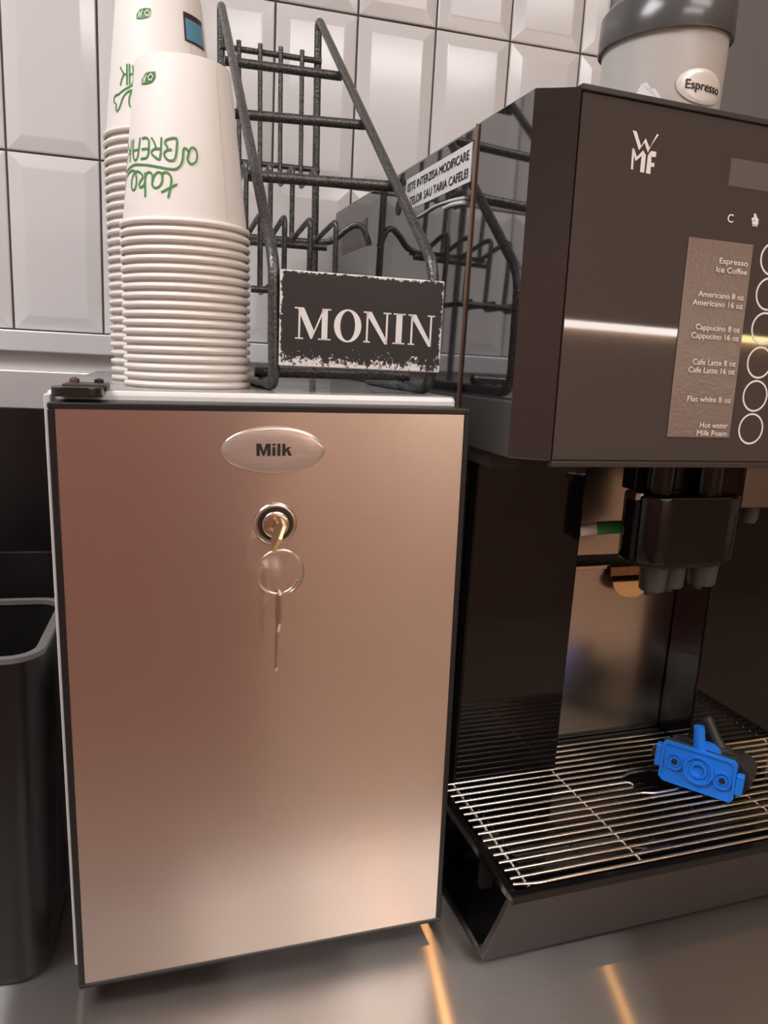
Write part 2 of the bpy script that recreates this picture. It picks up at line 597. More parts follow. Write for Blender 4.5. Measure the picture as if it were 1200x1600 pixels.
# tall cabinet against the opposite wall (out of view, it shows in the steel door)
t = Thing('tall_cabinet', 'tall brown wooden cabinet against the wall opposite the counter', 'cabinet', W0, (-.60, -2.70, FLOOR))
t.add('body', new(box, -1.75, .54, -3.195, -2.225, FLOOR + .0005, .85, .003), M['wood'])
for k in range(3):
    xa = -1.745 + k * .763
    dr0 = t.add('door', new(box, xa, xa + .755, -2.2248, -2.205, FLOOR + .06, .845, .003), M['wood'])
    t.add('handle', new(box, xa + .70, xa + .715, -2.204, -2.185, -.15, .10, .003), M['nickel'], parent=dr0)

# the worktop
t = Thing('kitchen_counter', 'brushed steel worktop under the fridge and the coffee machine', 'counter', W0, (.4, -.35, FLOOR))
t.add('worktop', new(box, X0 + .01, X1 - .01, -.68, -.0165, -.04, 0.0, .003), M['counter'], uv=0)
t.add('base_cabinet', new(box, X0 + .03, X1 - .03, -.66, -.02, FLOOR + .0005, -.0402), M['splash'])

# ================================================================== milk fridge
T = 0.4066
f = Thing('milk_fridge', 'small milk fridge with brushed steel door and black door frame', 'fridge', FR, (.13, .22, -.018))
f.add('body', new(box, -.0049, .2689, .0345, .4409, .0, T - .0005, .003), M['white_paint'])
f.add('side_flange', new(box, -.0047, -.0005, .0215, .0346, .0, .4040, .0006, 1), M['white_paint'])
f.add('top_panel', new(box, -.0042, .2682, .0375, .4400, T - .0006, T, .0003), M['top_grey'])
for x, y in ((.012, .030), (.250, .048), (.012, .41), (.250, .41)):
    f.add('foot', new(lathe, [(.008, -.0165), (.010, -.015), (.010, -.011), (.006, -.010), (.006, .0005)], 20, (x, y, 0)), M['black_satin'])
door = f.add('door', new(box, 0, .265, .001, .0335, 0, .4005, .002), M['black_frame'])


def frame_ring(bm):
    # raised black edge profile around the steel panel
    for a in ((0, .265, -.0015, .002, .3968, .4005), (0, .265, -.0015, .002, 0, .0030),
              (0, .0040, -.0015, .002, .0030, .3968), (.2612, .265, -.0015, .002, .0030, .3968)):
        box(bm, *a, .0006, 1)


f.add('door_edge', new(frame_ring), M['black_frame'], parent=door)
f.add('steel_panel', new(box, .0041, .2611, -.0006, .002, .0031, .3967), M['door_steel'], parent=door, uv=2, smooth=False)
# hinge bracket on the top left corner
hg = f.add('hinge', new(prism, rrect(.001, .030, .004, .036, .008), 'z', T - .003, T + .0025, .0008), M['black_satin'])
f.add('hinge_plate', new(box, .006, .032, .020, .050, T + .0001, T + .004, .001), M['machine_grey'], parent=hg)
f.add('screw', new(lathe, [(.0030, T + .004), (.0030, T + .0062), (.0012, T + .0075)], 10, (.012, .034, 0)), M['rust'], parent=hg)
f.add('screw', new(lathe, [(.003, T + .004), (.003, T + .006), (.001, T + .0068)], 10, (.026, .040, 0)), M['black_satin'], parent=hg)


# oval label
def oval(bm, cx_, cz_, a, b, y0, n=48):
    rings = []
    for s, dy in ((1.0, 0), (1.0, -.0008), (.97, -.0014), (.90, -.0018), (.5, -.0020)):
        rings.append([bm.verts.new((cx_ + a * s * math.cos(2 * math.pi * k / n), y0 + dy, cz_ + b * s * math.sin(2 * math.pi * k / n))) for k in range(n)])
    for i in range(len(rings) - 1):
        for k in range(n):
            bm.faces.new([rings[i][k], rings[i][(k + 1) % n], rings[i + 1][(k + 1) % n], rings[i + 1][k]])
    bm.faces.new(rings[-1])
    bm.faces.new(rings[0])


lab = f.add('oval_label', new(oval, .1318, .3726, .0330, .0150, -.0006), M['resin'], smooth='all', label='silver oval label reading Milk')
MILK = [[(0, 0), (.24, 0), (.24, 1), (0, 1)], [(.24, 1), (.24, .62), (.44, .0), (.56, .0), (.50, .36), (.32, 1)], [(.76, 1), (.68, 1), (.50, .36), (.56, .0), (.76, .62)], [(.76, 0), (1.0, 0), (1.0, 1), (.76, 1)],
        [(1.12, 0), (1.34, 0), (1.34, .72), (1.12, .72)], [(1.12, .82), (1.34, .82), (1.34, 1), (1.12, 1)], [(1.47, 0), (1.69, 0), (1.69, 1), (1.47, 1)],
        [(1.82, 0), (2.04, 0), (2.04, 1), (1.82, 1)], [(2.04, .26), (2.16, .40), (2.44, .72), (2.20, .72), (2.04, .54)], [(2.14, .38), (2.28, .52), (2.52, 0), (2.27, 0)]]
f.prt('lettering', poly2d([[(u * .0090, v * .0078) for u, v in p] for p in MILK]), lambda u, v, t_: (.1205 + u, -.00262 - t_, .3692 + v), M['black_print'], parent=lab)
# lock
LX, LZ = .1330, .3245
lk = f.add('lock', new(lathe, [(.0140, -.0006), (.0140, -.0022), (.0130, -.0032), (.0118, -.0032), (.0108, -.0018)], 40, (LX, 0, LZ), 'y'), M['nickel'])
f.add('lock_gap', new(lathe, [(.0107, -.0007), (.0107, -.0021), (.004, -.0021)], 32, (LX, 0, LZ), 'y'), M['black_print'], parent=lk)
f.add('lock_cylinder', new(lathe, [(.0088, -.0022), (.0088, -.0038), (.0082, -.0044), (.0055, -.0044), (.0050, -.0030)], 32, (LX, 0, LZ), 'y'), M['nickel'], parent=lk)

# key in the lock, its ring and the hanging key
k1 = Thing('key', 'brass key pushed into the lock of the milk fridge', 'key', FR, (LX, -.004, LZ))
k1.add('blade', new(box, LX - .0009, LX + .0009, -.012, -.0046, LZ - .0032, LZ + .0032, .0003), M['brass'])


def key_bow(bm):
    prism(bm, [(-.010, LZ + .006), (-.012, LZ + .0068), (-.026, LZ + .0050), (-.032, LZ - .003), (-.033, LZ - .0110), (-.030, LZ - .0125), (-.016, LZ - .008), (-.010, LZ - .004)],
          'x', LX - .0014, LX + .0014, .0005)


bw = new(key_bow)
for v in bw.verts:                # the key stands turned in its lock
    a_ = math.radians(28)
    dx_, dz_ = v.co.x - LX, v.co.z - LZ
    v.co.x, v.co.z = LX + dx_ * math.cos(a_) + dz_ * math.sin(a_), LZ - dx_ * math.sin(a_) + dz_ * math.cos(a_)
k1.add('bow', bw, M['brass'])
RC = Vector((.1315, -.0305, .3000))
RR = .0148
ring_pts = []
for k in range(0, 74):
    a = math.radians(-62 + 400 * k / 73)
    rr_ = RR - .0032 * (k / 73) ** 3
    ring_pts.append(RC + Vector((rr_ * math.cos(a), -.0016 * k / 73, rr_ * math.sin(a))))
kr = obj('key_ring', new(tube, [p - Vector((RC.x, RC.y, RC.z - RR)) for p in ring_pts], .0008, 8), M['chrome'])
kr.matrix_world = FR @ Matrix.Translation((RC.x, RC.y, RC.z - RR))
kr['label'] = 'thin wire key ring hanging from the key in the lock'
kr['category'] = 'key ring'
k2 = Thing('key', 'long thin key hanging from the wire ring, seen edge on', 'key', FR, (.1305, -.031, .2345))
k2.add('bow', new(prism, [(-.0395, .2885), (-.0335, .2900), (-.0245, .2885), (-.0225, .2700), (-.0270, .2630), (-.0350, .2630), (-.0400, .2700)], 'x', .1299, .1316, .0004), M['nickel'])
k2.add('collar', new(box, .1293, .1311, -.0350, -.0270, .2585, .2632, .0004), M['nickel'])
k2.add('blade', new(prism, [(-.0340, .2588), (-.0280, .2588), (-.0280, .2410), (-.0300, .2345), (-.0335, .2385), (-.0340, .2480)], 'x', .1290, .1307, .0003), M['nickel'])


# ================================================================== paper cups
def cup_profile(bm):
    lathe(bm, [(.0001, .0991), (.0324, .0991), (.0429, .0), (.0432, .0), (.0322, .1046), (.0320, .1050), (.0317, .1050),
               (.0315, .0996), (.0001, .0996)], 44, cap=False)


def cup_rim(bm):
    lathe(bm, [(.0443 + .0012 * math.cos(a), .0021 * math.sin(a)) for a in [2 * math.pi * k / 8 for k in range(9)]], 44, cap=False)


body_me = rim_me = None


def on_cup(th, z, off):
    r = .0432 - .011 * z / .105 + off + .00025
    a = math.radians(th)
    return (r * math.sin(a), -r * math.cos(a), z)


def cup(c, z, label, group, rz=0.0):
    global body_me, rim_me
    o = thing('paper_cup', label, 'cup', FR, (c[0], c[1], z), group)
    if body_me is None:
        b = obj('wall', new(cup_profile), M['cup'], o)
        r = obj('rim', new(cup_rim), M['cup_rim'], o)
        body_me, rim_me = b.data, r.data
        return o
    for nm, me in (('wall', body_me), ('rim', rim_me)):
        q = bpy.data.objects.new(nm, me)
        COL.objects.link(q)
        q.parent = o
        q.rotation_euler = (0, 0, rz)
    return o


def print_cup(o, txt, leaf, leafw):
    mm = 0.001
    s = [[(u, v * mm) for u, v in st] for st in txt]
    sx = .040 * math.pi / 180
    vf = strokes2d(s, .0013, sx)
    print2d('lettering', vf, on_cup, M['green'], o)
    lv = [[(u, v * mm) for u, v in leaf]]
    lf_ = print2d('leaf_emblem', poly2d(lv), on_cup, M['green'], o)
    print2d('emblem_lettering', strokes2d([[(u, v * mm) for u, v in st] for st in leafw], .0009, sx),
            lambda u, v, t_: on_cup(u, v, t_ + .0002), M['white_print'], lf_)
    seam = [(38, .004), (38, .104), (38.6, .104), (38.6, .004)]
    print2d('seam', poly2d([seam]), on_cup, M['cup_rim'], o, .0001)


# printed strokes as (angle round the cup in degrees, height above the rim in mm)
TXT_FRONT = [
    [(-17.3, 14.5), (-16.3, 17.2), (-15.5, 19.8), (-14.8, 22.5), (-14.4, 24.9), (-14.7, 26.9), (-15.6, 28.4), (-17.3, 29.7), (-19.4, 30.3), (-21.3, 30.0), (-23.2, 29.3)],
    [(-23.3, 17.7), (-19.7, 19.0), (-16.2, 20.3), (-13.0, 21.5), (-9.8, 22.7)],
    [(-23.2, 29.3), (-25.0, 29.9), (-26.8, 30.3), (-28.7, 29.8), (-30.5, 28.8), (-31.9, 27.2), (-32.8, 25.3), (-33.1, 23.4), (-32.7, 21.8), (-31.4, 20.7), (-29.7, 20.2), (-27.4, 20.5), (-25.3, 21.4), (-23.9, 23.0), (-23.1, 24.7), (-23.0, 26.5), (-23.2, 28.3)],
    [(-32.8, 25.3), (-33.0, 27.2), (-33.5, 28.9), (-35.1, 30.0), (-37.1, 30.5), (-38.9, 30.1), (-40.3, 29.1), (-40.8, 27.7), (-41.0, 26.1)],
    [(-41.5, 29.9), (-41.3, 26.5), (-41.0, 23.0), (-40.6, 19.1), (-40.2, 15.1)],
    [(-41.1, 25.1), (-41.7, 23.6), (-42.6, 22.3), (-44.6, 21.4), (-46.6, 21.0), (-47.8, 21.7), (-48.4, 22.9), (-48.0, 24.1), (-47.0, 25.4), (-45.3, 26.4), (-44.1, 27.5), (-44.7, 28.7), (-46.4, 29.9), (-49.3, 31.1), (-52.4, 31.8), (-54.5, 31.6), (-56.2, 31.1)],
    [(-56.4, 32.1), (-54.5, 30.0), (-53.1, 27.8), (-52.7, 25.1), (-53.0, 22.7), (-54.5, 20.8), (-56.5, 19.8), (-58.6, 20.5), (-60.5, 22.2), (-61.1, 24.8), (-60.7, 27.4), (-59.2, 29.3), (-57.5, 30.7), (-56.8, 31.5), (-56.4, 32.1)],
    [(-56.4, 32.1), (-58.4, 32.7), (-61.0, 33.1), (-65.3, 32.8), (-70.4, 32.0), (-74.7, 30.4), (-78.3, 28.3), (-80.0, 25.8), (-81.1, 23.4), (-87.0, 22.3), (-86.9, 20.7)],
    [(-86.9, 32.5), (-82.6, 33.8), (-74.1, 34.5), (-66.8, 35.5), (-60.0, 36.3), (-53.4, 36.2), (-47.1, 35.6), (-40.8, 35.1), (-35.1, 34.5), (-30.3, 33.9), (-25.7, 33.3), (-20.8, 32.7), (-16.4, 32.3), (-13.1, 32.2), (-10.4, 32.5), (-8.1, 33.4), (-6.3, 34.8), (-4.9, 36.7), (-4.0, 39.0), (-3.7, 41.6), (-3.5, 44.0), (-2.9, 45.5), (-1.9, 46.1), (-0.6, 45.8), (0.7, 45.1), (1.3, 44.3), (1.8, 43.4)],
    [(1.8, 43.4), (0.9, 41.2), (0.5, 39.3), (1.1, 37.9), (2.3, 36.9), (3.7, 36.5), (5.3, 36.6), (6.9, 37.3), (8.4, 38.4), (9.4, 40.4), (9.8, 42.6), (9.4, 44.6), (8.4, 46.2), (6.9, 46.9), (5.3, 47.0), (4.0, 46.4), (3.0, 45.5), (2.3, 44.5), (1.8, 43.4)],
    [(-16.5, 44.5), (-14.9, 44.5), (-14.2, 44.5), (-16.4, 44.3), (-18.8, 44.3), (-18.6, 45.0), (-18.1, 45.9), (-19.5, 46.9), (-20.9, 47.9), (-20.9, 49.1), (-20.1, 50.2), (-18.8, 50.8), (-16.6, 51.2), (-12.8, 51.9), (-9.5, 51.7), (-9.0, 49.1), (-9.6, 45.7), (-10.0, 42.4), (-10.7, 39.7), (-11.7, 38.4), (-13.0, 37.8), (-15.0, 37.5), (-17.2, 37.7), (-19.2, 38.6), (-20.7, 39.9), (-21.6, 41.2), (-21.6, 42.4), (-20.4, 43.3), (-18.8, 44.2)],
    [(-24.7, 51.6), (-24.8, 48.6), (-24.9, 45.4), (-25.2, 41.4), (-25.9, 38.4), (-27.3, 38.2), (-29.3, 39.1), (-31.9, 40.2), (-34.2, 41.5), (-35.0, 42.6), (-34.8, 43.5), (-33.4, 44.4), (-31.3, 45.0), (-28.4, 45.0), (-25.3, 45.0)],
    [(-30.0, 45.2), (-30.9, 46.8), (-31.9, 48.5), (-33.5, 50.2), (-35.3, 51.8)],
    [(-47.2, 52.2), (-45.0, 52.4), (-42.8, 52.4), (-40.7, 52.0), (-39.1, 51.0), (-38.4, 49.1), (-38.3, 46.7), (-38.4, 44.0), (-38.9, 41.7), (-39.7, 40.3), (-41.2, 39.5), (-44.0, 39.3), (-47.5, 39.4)],
    [(-47.0, 45.4), (-38.7, 45.2)],
    [(-50.8, 52.5), (-51.4, 49.5), (-51.9, 46.5), (-52.4, 43.5), (-53.1, 41.0), (-54.4, 39.7), (-56.1, 39.3), (-58.1, 39.5), (-60.1, 40.7), (-61.5, 43.3), (-62.5, 46.5), (-62.7, 49.6), (-62.6, 52.6)],
    [(-61.9, 45.7), (-51.8, 45.5)],
    [(-67.7, 53.2), (-67.7, 49.6), (-67.8, 46.1), (-67.9, 42.6), (-68.0, 39.2)],
    [(-82.0, 53.1), (-78.4, 50.7), (-75.5, 48.6), (-71.7, 47.0), (-69.5, 45.8), (-70.9, 45.4), (-73.8, 44.8), (-76.8, 42.4), (-81.4, 39.6)],
]
TXT_BACK = [
    [(-39.7, 45.7), (-38.7, 31.6)],
    [(-49.5, 44.6), (-46.8, 42.1), (-44.3, 40.0), (-42.0, 39.0), (-39.9, 38.4)],
    [(-43.6, 39.3), (-45.1, 37.7), (-46.4, 36.0), (-47.3, 34.0), (-48.1, 31.9)],
    [(-36.2, 45.5), (-35.0, 31.4)],
    [(-35.8, 38.4), (-30.3, 38.8)],
    [(-31.9, 44.3), (-31.0, 39.3), (-30.4, 34.9), (-30.8, 32.7), (-31.6, 31.2)],
    [(-26.8, 31.1), (-29.3, 30.9), (-32.3, 30.5), (-37.7, 29.1), (-43.6, 27.7), (-47.5, 26.5), (-50.6, 25.5), (-53.9, 25.5), (-56.6, 25.3), (-58.3, 23.9), (-58.9, 22.3), (-58.2, 21.1), (-56.9, 20.1), (-55.1, 19.4), (-53.7, 18.6), (-53.7, 16.8), (-53.7, 14.9), (-52.4, 13.8), (-50.7, 13.5), (-48.9, 14.9), (-46.9, 17.1), (-45.4, 19.8), (-43.5, 22.5), (-40.9, 24.4), (-38.0, 25.9), (-35.1, 26.7), (-32.2, 27.2), (-29.4, 27.3), (-26.7, 27.3)],
    [(-31.7, 27.0), (-33.5, 24.7), (-34.9, 22.4), (-35.2, 19.9), (-34.9, 17.7), (-34.2, 16.2), (-33.2, 15.1)],
]
LEAF = [(-53.2, 86.5), (-53.0, 89.8), (-47.4, 92.9), (-41.4, 93.2), (-33.4, 93.0), (-33.6, 89.2), (-37.5, 86.5), (-44.5, 85.9)]
LEAFB = [(-28.6, 77.2), (-28.4, 80.4), (-24.5, 83.8), (-18.6, 84.7), (-10.8, 84.7), (-11.5, 81.5), (-15.3, 78.1), (-21.8, 77.3)]
LEAFW = [[(-39.1, 91.9), (-36.1, 90.1), (-38.2, 87.8), (-41.3, 88.4), (-43.0, 90.1), (-39.1, 91.9)], [(-45.6, 91.5), (-47.7, 87.2)], [(-48.8, 90.6), (-50.5, 87.0)], [(-46.9, 89.2), (-49.0, 89.0)]]

ORD = ('lowest second third fourth fifth sixth seventh eighth ninth tenth eleventh twelfth thirteenth fourteenth fifteenth sixteenth '
       'seventeenth eighteenth nineteenth twentieth twenty-first twenty-second twenty-third twenty-fourth twenty-fifth twenty-sixth '
       'twenty-seventh twenty-eighth').split()


def stack_label(i, which):
    if i == 0:
        return 'white paper cup at the foot of the %s stack, its rim on the fridge top' % which
    return 'upturned white paper cup, %s from the bottom of the %s stack' % (ORD[i], which)


CF, CB = (.0838, .110), (.0698, .205)
NF, NB = 19, 29
for i in range(NF):
    z = .4088 + (.517 - .4088) * i / (NF - 1)
    if i < NF - 1:
        cup(CF, z, stack_label(i, 'shorter'), 'cups of the shorter stack', random.randint(-3, 3) * math.pi / 22)
    else:
        o = cup(CF, z, 'white paper cup with green lettering on top of the shorter stack', 'printed cups on top of the stacks')
        print_cup(o, TXT_FRONT, LEAF, LEAFW)
for i in range(NB):
    z = .4088 + (.596 - .4088) * i / (NB - 1)
    if i < NB - 1:
        cup(CB, z, stack_label(i, 'taller'), 'cups of the taller stack', random.randint(-3, 3) * math.pi / 22)
    else:
        o = cup(CB, z, 'white paper cup with a square blue sticker on top of the taller stack', 'printed cups on top of the stacks')
        print_cup(o, TXT_BACK, LEAFB, [[(u + 24.5, v - 8.6) for u, v in st] for st in LEAFW])

        def quad(a0, a1, z0, z1, n=8):
            vs = [(a0 + (a1 - a0) * k / n, z) for k in range(n + 1) for z in (z0, z1)]
            return vs, [(2 * k, 2 * k + 2, 2 * k + 3, 2 * k + 1) for k in range(n)]
        st = print2d('sticker', quad(29.3, 65, .0672, .0880), on_cup, M['sticker_dark'], o, .0002)
        print2d('sticker_field', quad(31.2, 62.5, .0686, .0835), lambda u, v, t_: on_cup(u, v, t_ + .0004), M['sticker_blue'], st)

# ================================================================== bottle rack
rk = Thing('bottle_rack', 'hammered grey wire bottle rack with an empty stepped frame and black sign', 'rack', FR, (.20, .25, T))
TR = .0042


def lerp(a, b, t_):
    return Vector(a) * (1 - t_) + Vector(b) * t_


zb = T + TR
SIDE = {}
for side, xf, xr, zf in (('R', .2590, .2405, .500), ('L', .1410, .1349, .496)):
    pts = [(xr, .43, zb), (xr, .43, .797), (xf, .068, zf), (xf, .064, zb), (xf - .003, .23, zb)]
    rk.add('side_tube', new(tube, fillet(pts, .016, 6), TR, 12), M['rack'])
    SIDE[side] = (Vector((xr, .43, .790)), Vector((xf, .068, zf)))


def rail_at(tl, tr_):
    """cross rail between the sloping tubes at fractions from the front"""
    a = lerp(SIDE['L'][1], SIDE['L'][0], tl)
    b = lerp(SIDE['R'][1], SIDE['R'][0], tr_)
    d_ = (b - a).normalized() * .006
    return [a - d_, b + d_ * .3]


for tl, tr_ in ((.265, .265), (.495, .505), (.735, .735)):
    a, b = rail_at(tl, tr_)
    off = Vector((0, .004, -.003))
    rk.add('cross_rail', new(tube, [a + off, b + off], .0044, 12), M['rack'])
rk.add('cross_rail', new(tube, [(.1345, .125, zb + .0075), (.262, .125, zb + .0075)], .0040, 12), M['rack'])
rk.add('cross_rail', new(tube, [(.134, .4265, .7525), (.2440, .4265, .7525)], .0032, 10), M['rack'])
rk.add('cross_rail', new(tube, [(.134, .4265, .6395), (.2440, .4265, .6395)], .0032, 10), M['rack'])
# stepped wires: back of the top tier, then two steps down to the front
for k, (xa, xb, xc) in enumerate(((.1529, .1517, .1566), (.1757, .1764, .1794), (.1980, .1988, .2039), (.2214, .2225, .2289))):
    p = [(xa, .4215, .7590), (xa, .4215, .6175), (xb, .352, .6200), (xb, .340, .6195), (xb, .344, .5490), (xc, .282, .5590), (xc, .2660, .5590), (xc, .2690, .4885), (xc, .205, .4900)]
    rk.add('step_wire', new(tube, fillet(p, .008, 5), .0026, 10), M['rack'])
for y, z, r_ in ((.350, .5500, .0036), (.338, .5440, .0036), (.205, .4870, .0030)):
    rk.add('cross_wire', new(tube, [(.141, y, z), (.243 if y < .3 else .235, y, z)], r_, 10), M['rack'])
hook = [(.2280, .343, .5490), (.2420, .340, .5510), (.2560, .335, .5640), (.2650, .332, .5690), (.2720, .330, .5660), (.2765, .329, .5560), (.2790, .329, .5480)]
rk.add('side_hook', new(tube, fillet(hook, .012, 4), .0034, 10), M['rack'])

# sign plate on the front of the rack
SC = Vector((.2032, .0575, .4565))
sg = obj('sign_plate', new(box, -.0593, .0593, -.0012, .0012, -.0325, .0325, .0006, 1), M['sign'], rk.o, loc=SC - rk.base,
         label='worn black sign with white serif lettering')
sg.rotation_euler = (0, .012, -.04)


# serif capitals as polygons on a unit cap height
def serif_letters():
    P = []
    x = 0.0

    def R4(a, b, c, d_):
        P.append([(a, c), (b, c), (b, d_), (a, d_)])

    def N(x):
        R4(x + .06, x + .20 - .07, .0, 1.0)                       # thin left stem
        R4(x - .03, x + .22, 0, .045)
        P.append([(x - .05, 1.0), (x + .24, 1.0), (x + .86, 0.06), (x + .86, -.03), (x + .76, -.03), (x + .03, .955), (x - .05, .955)])
        R4(x + .79, x + .86, 0.0, 1.0)
        R4(x + .68, x + .97, .955, 1.0)
        return x + .97

    # M
    R4(x + .09, x + .155, 0, .96)
    R4(x - .02, x + .27, 0, .045)
    P.append([(x - .05, 1.0), (x + .28, 1.0), (x + .64, .30), (x + .53, .02), (x + .06, .955), (x - .05, .955)])
    P.append([(x + .53, .02), (x + .58, .02), (x + 1.00, .93), (x + 1.00, 1.0), (x + .96, 1.0)])
    R4(x + .92, x + 1.13, 0, 1.0)
    R4(x + .80, x + 1.25, 0, .045)
    R4(x + .94, x + 1.25, .955, 1.0)
    x = 1.36
    # O: outer and inner ellipses, inner one narrower
    n = 40
    cx_, cy_ = x + .50, .5
    for k in range(n):
        a0, a1 = 2 * math.pi * k / n, 2 * math.pi * (k + 1) / n
        P.append([(cx_ + .50 * math.cos(a0), cy_ + .53 * math.sin(a0)), (cx_ + .50 * math.cos(a1), cy_ + .53 * math.sin(a1)),
                  (cx_ + .27 * math.cos(a1), cy_ + .475 * math.sin(a1)), (cx_ + .27 * math.cos(a0), cy_ + .475 * math.sin(a0))])
    x = 2.48
    x = N(x) + .10
    R4(x + .10, x + .33, 0, 1.0)
    R4(x - .01, x + .44, 0, .045)
    R4(x - .01, x + .44, .955, 1.0)
    x += .60
    x = N(x)
    return P, x


SP, SW = serif_letters()
sc_ = .1015 / SW
vf = poly2d([[(u * sc_, v * .0215) for u, v in p] for p in SP])
print2d('lettering', vf, lambda u, v, t_: (-.0480 + u, -.0012 - t_, -.0135 + v), M['white_print'], sg)

# ================================================================== coffee machine
MW = .39
ZH0, ZH1 = .390, .629
c = Thing('coffee_machine', 'gloss black automatic coffee machine with brown glass front and drink buttons', 'coffee machine', MA, (.195, .30, 0))


def fpy(z):
    """depth of the slightly leaning front at height z"""
    return .0505 - .0059 * (ZH1 - z) / (ZH1 - ZH0)


def head(bm):
    lo = [(0, .0611), (.0235, .0446), (MW - .0235, .0446), (MW, .0611), (MW, .149), (0, .149)]
    hi = [(0, .0670), (.0235, .0505), (MW - .0235, .0505), (MW, .0670), (MW, .149), (0, .149)]
    A = [bm.verts.new((x, y + .0035 if i in (1, 2) else y, ZH0)) for i, (x, y) in enumerate(lo)]
    B = [bm.verts.new((x, y + .0035 if i in (1, 2) else y, ZH1)) for i, (x, y) in enumerate(hi)]
    n = 6
    fs = [bm.faces.new(A), bm.faces.new(list(reversed(B)))]
    for i in range(n):
        fs.append(bm.faces.new([A[i], B[i], B[(i + 1) % n], A[(i + 1) % n]]))
    bmesh.ops.bevel(bm, geom=list({e for q in fs for e in q.edges}), offset=.0008, segments=2, affect='EDGES', profile=.5)


hd = c.add('head', new(head), M['black_side'])


def front_panel(bm):
    x0, x1 = .0250, MW - .0250
    z0, z1 = ZH0 + .001, ZH1 - .003
    P = [(x, fpy(z) + dy, z) for x in (x0, x1) for dy in (0, .0036) for z in (z0, z1)]
    vs = [bm.verts.new(p) for p in P]
    q = [(0, 1, 3, 2), (4, 6, 7, 5), (0, 4, 5, 1), (2, 3, 7, 6), (0, 2, 6, 4), (1, 5, 7, 3)]
    fs = [bm.faces.new([vs[i] for i in s]) for s in q]
    bmesh.ops.bevel(bm, geom=list({e for g in fs for e in g.edges}), offset=.0006, segments=2, affect='EDGES', profile=.5)


def corner_strip(bm):
    # flat facing on the slanted corner between the side and the front
    P = [(-.0003, .0611, ZH0 + .001), (.0240, .0448, ZH0 + .001), (.0240, .0507, ZH1 - .001), (-.0003, .0670, ZH1 - .001)]
    n_ = Vector((-.57, -.82, 0)) * .0009
    A = [bm.verts.new(Vector(p) + n_) for p in P]
    B = [bm.verts.new(Vector(p) - n_ * .5) for p in P]
    bm.faces.new(A)
    bm.faces.new(list(reversed(B)))
    for i in range(4):
        bm.faces.new([A[i], B[i], B[(i + 1) % 4], A[(i + 1) % 4]])


c.add('corner_strip', new(corner_strip), M['black_corner'], parent=hd)
fp = c.add('front_panel', new(front_panel), M['machine_front'])
c.add('front_trim', new(box, .0236, MW - .0236, .0424, .0500, ZH0 - .0035, ZH0 + .0006, .0006), M['machine_grey'], parent=hd)
c.add('top_trim', new(box, .0236, MW - .0236, .0490, .0560, ZH1 - .0026, ZH1 + .0012, .0006), M['machine_grey'], parent=hd)


def on_front(u, v, t_):
    return (u, fpy(v) - t_, v)


# emblem: W over M and F
w2 = [[(.0647, .6082), (.0672, .6079), (.0712, .6005), (.0702, .5972)], [(.0702, .5972), (.0712, .6005), (.0742, .6035), (.0752, .6030), (.0742, .5998)]]
EMB = [[(.0645, .6082), (.0676, .6079), (.0722, .5995), (.0708, .5968)],
       [(.0708, .5968), (.0722, .5995), (.0752, .6048), (.0746, .6020)],
       [(.0746, .6020), (.0752, .6048), (.0789, .5994), (.0779, .5962)],
       [(.0779, .5962), (.0789, .5994), (.0852, .6083), (.0836, .6085)],
       # M
       [(.0660, .5846), (.0676, .5843), (.0672, .5971), (.0655, .5975)],
       [(.0655, .5975), (.0672, .5971), (.0697, .5925), (.0689, .5898)],
       [(.0689, .5898), (.0697, .5925), (.0741, .5972), (.0741, .5942)],
       [(.0733, .5836), (.0766, .5836), (.0766, .5945), (.0741, .5972), (.0733, .5930)],
       # F
       [(.0780, .5834), (.0816, .5834), (.0812, .5935), (.0795, .5965), (.0782, .5945)],
       [(.0795, .5965), (.0805, .5976), (.0846, .5976), (.0846, .5944), (.0812, .5940)],
       [(.0808, .5905), (.0840, .5905), (.0840, .5880), (.0808, .5880)]]
c.prt('emblem', poly2d(EMB), on_front, M['white_print'], parent=fp)
c.prt('display', poly2d([[(.1468, .5838), (.2480, .5838), (.2480, .6020), (.1468, .6020)]]), on_front, M['lcd'], parent=fp)
c.prt('lettering', glyphs('C', None, .0058, .02, 'C'), lambda u, v, t_: on_front(.1522 + u, .5600 + v, t_), M['white_print'], parent=fp)
# steaming cup symbol: cup, saucer and puffs
ic = []
for q, (du, dv, r) in enumerate(((-.0020, .0012, .0013), (0, .0026, .0016), (.0018, .0010, .0013), (-.0008, .0042, .0011), (.0008, .0002, .0014))):
    ic.append([(.1740 + du + r * math.cos(2 * math.pi * k / 10), .5630 + dv + r * math.sin(2 * math.pi * k / 10)) for k in range(10)])
ic.append([(.1716, .5606), (.1766, .5606), (.1770, .5628), (.1712, .5628)])
ic.append([(.1718, .5596), (.1764, .5596), (.1764, .5602), (.1718, .5602)])
for k in range(5):
    c.prt('cup_symbol' if k == 0 else 'symbol_puff', poly2d([ic[k]]), lambda u, v, t_, k=k: on_front(u, v, t_ + .00004 * k), M['white_print'], parent=fp)
c.prt('symbol_bowl', poly2d(ic[5:]), lambda u, v, t_: on_front(u, v, t_ + .0003), M['white_print'], parent=fp)


def film(bm):
    n, mrows = 12, 30
    V = [[bm.verts.new(on_front(.1183 + .0568 * i / n, .4088 + .1382 * j / mrows, .0005)) for i in range(n + 1)] for j in range(mrows + 1)]
    for j in range(mrows):
        for i in range(n):
            bm.faces.new([V[j][i], V[j][i + 1], V[j + 1][i + 1], V[j + 1][i]])


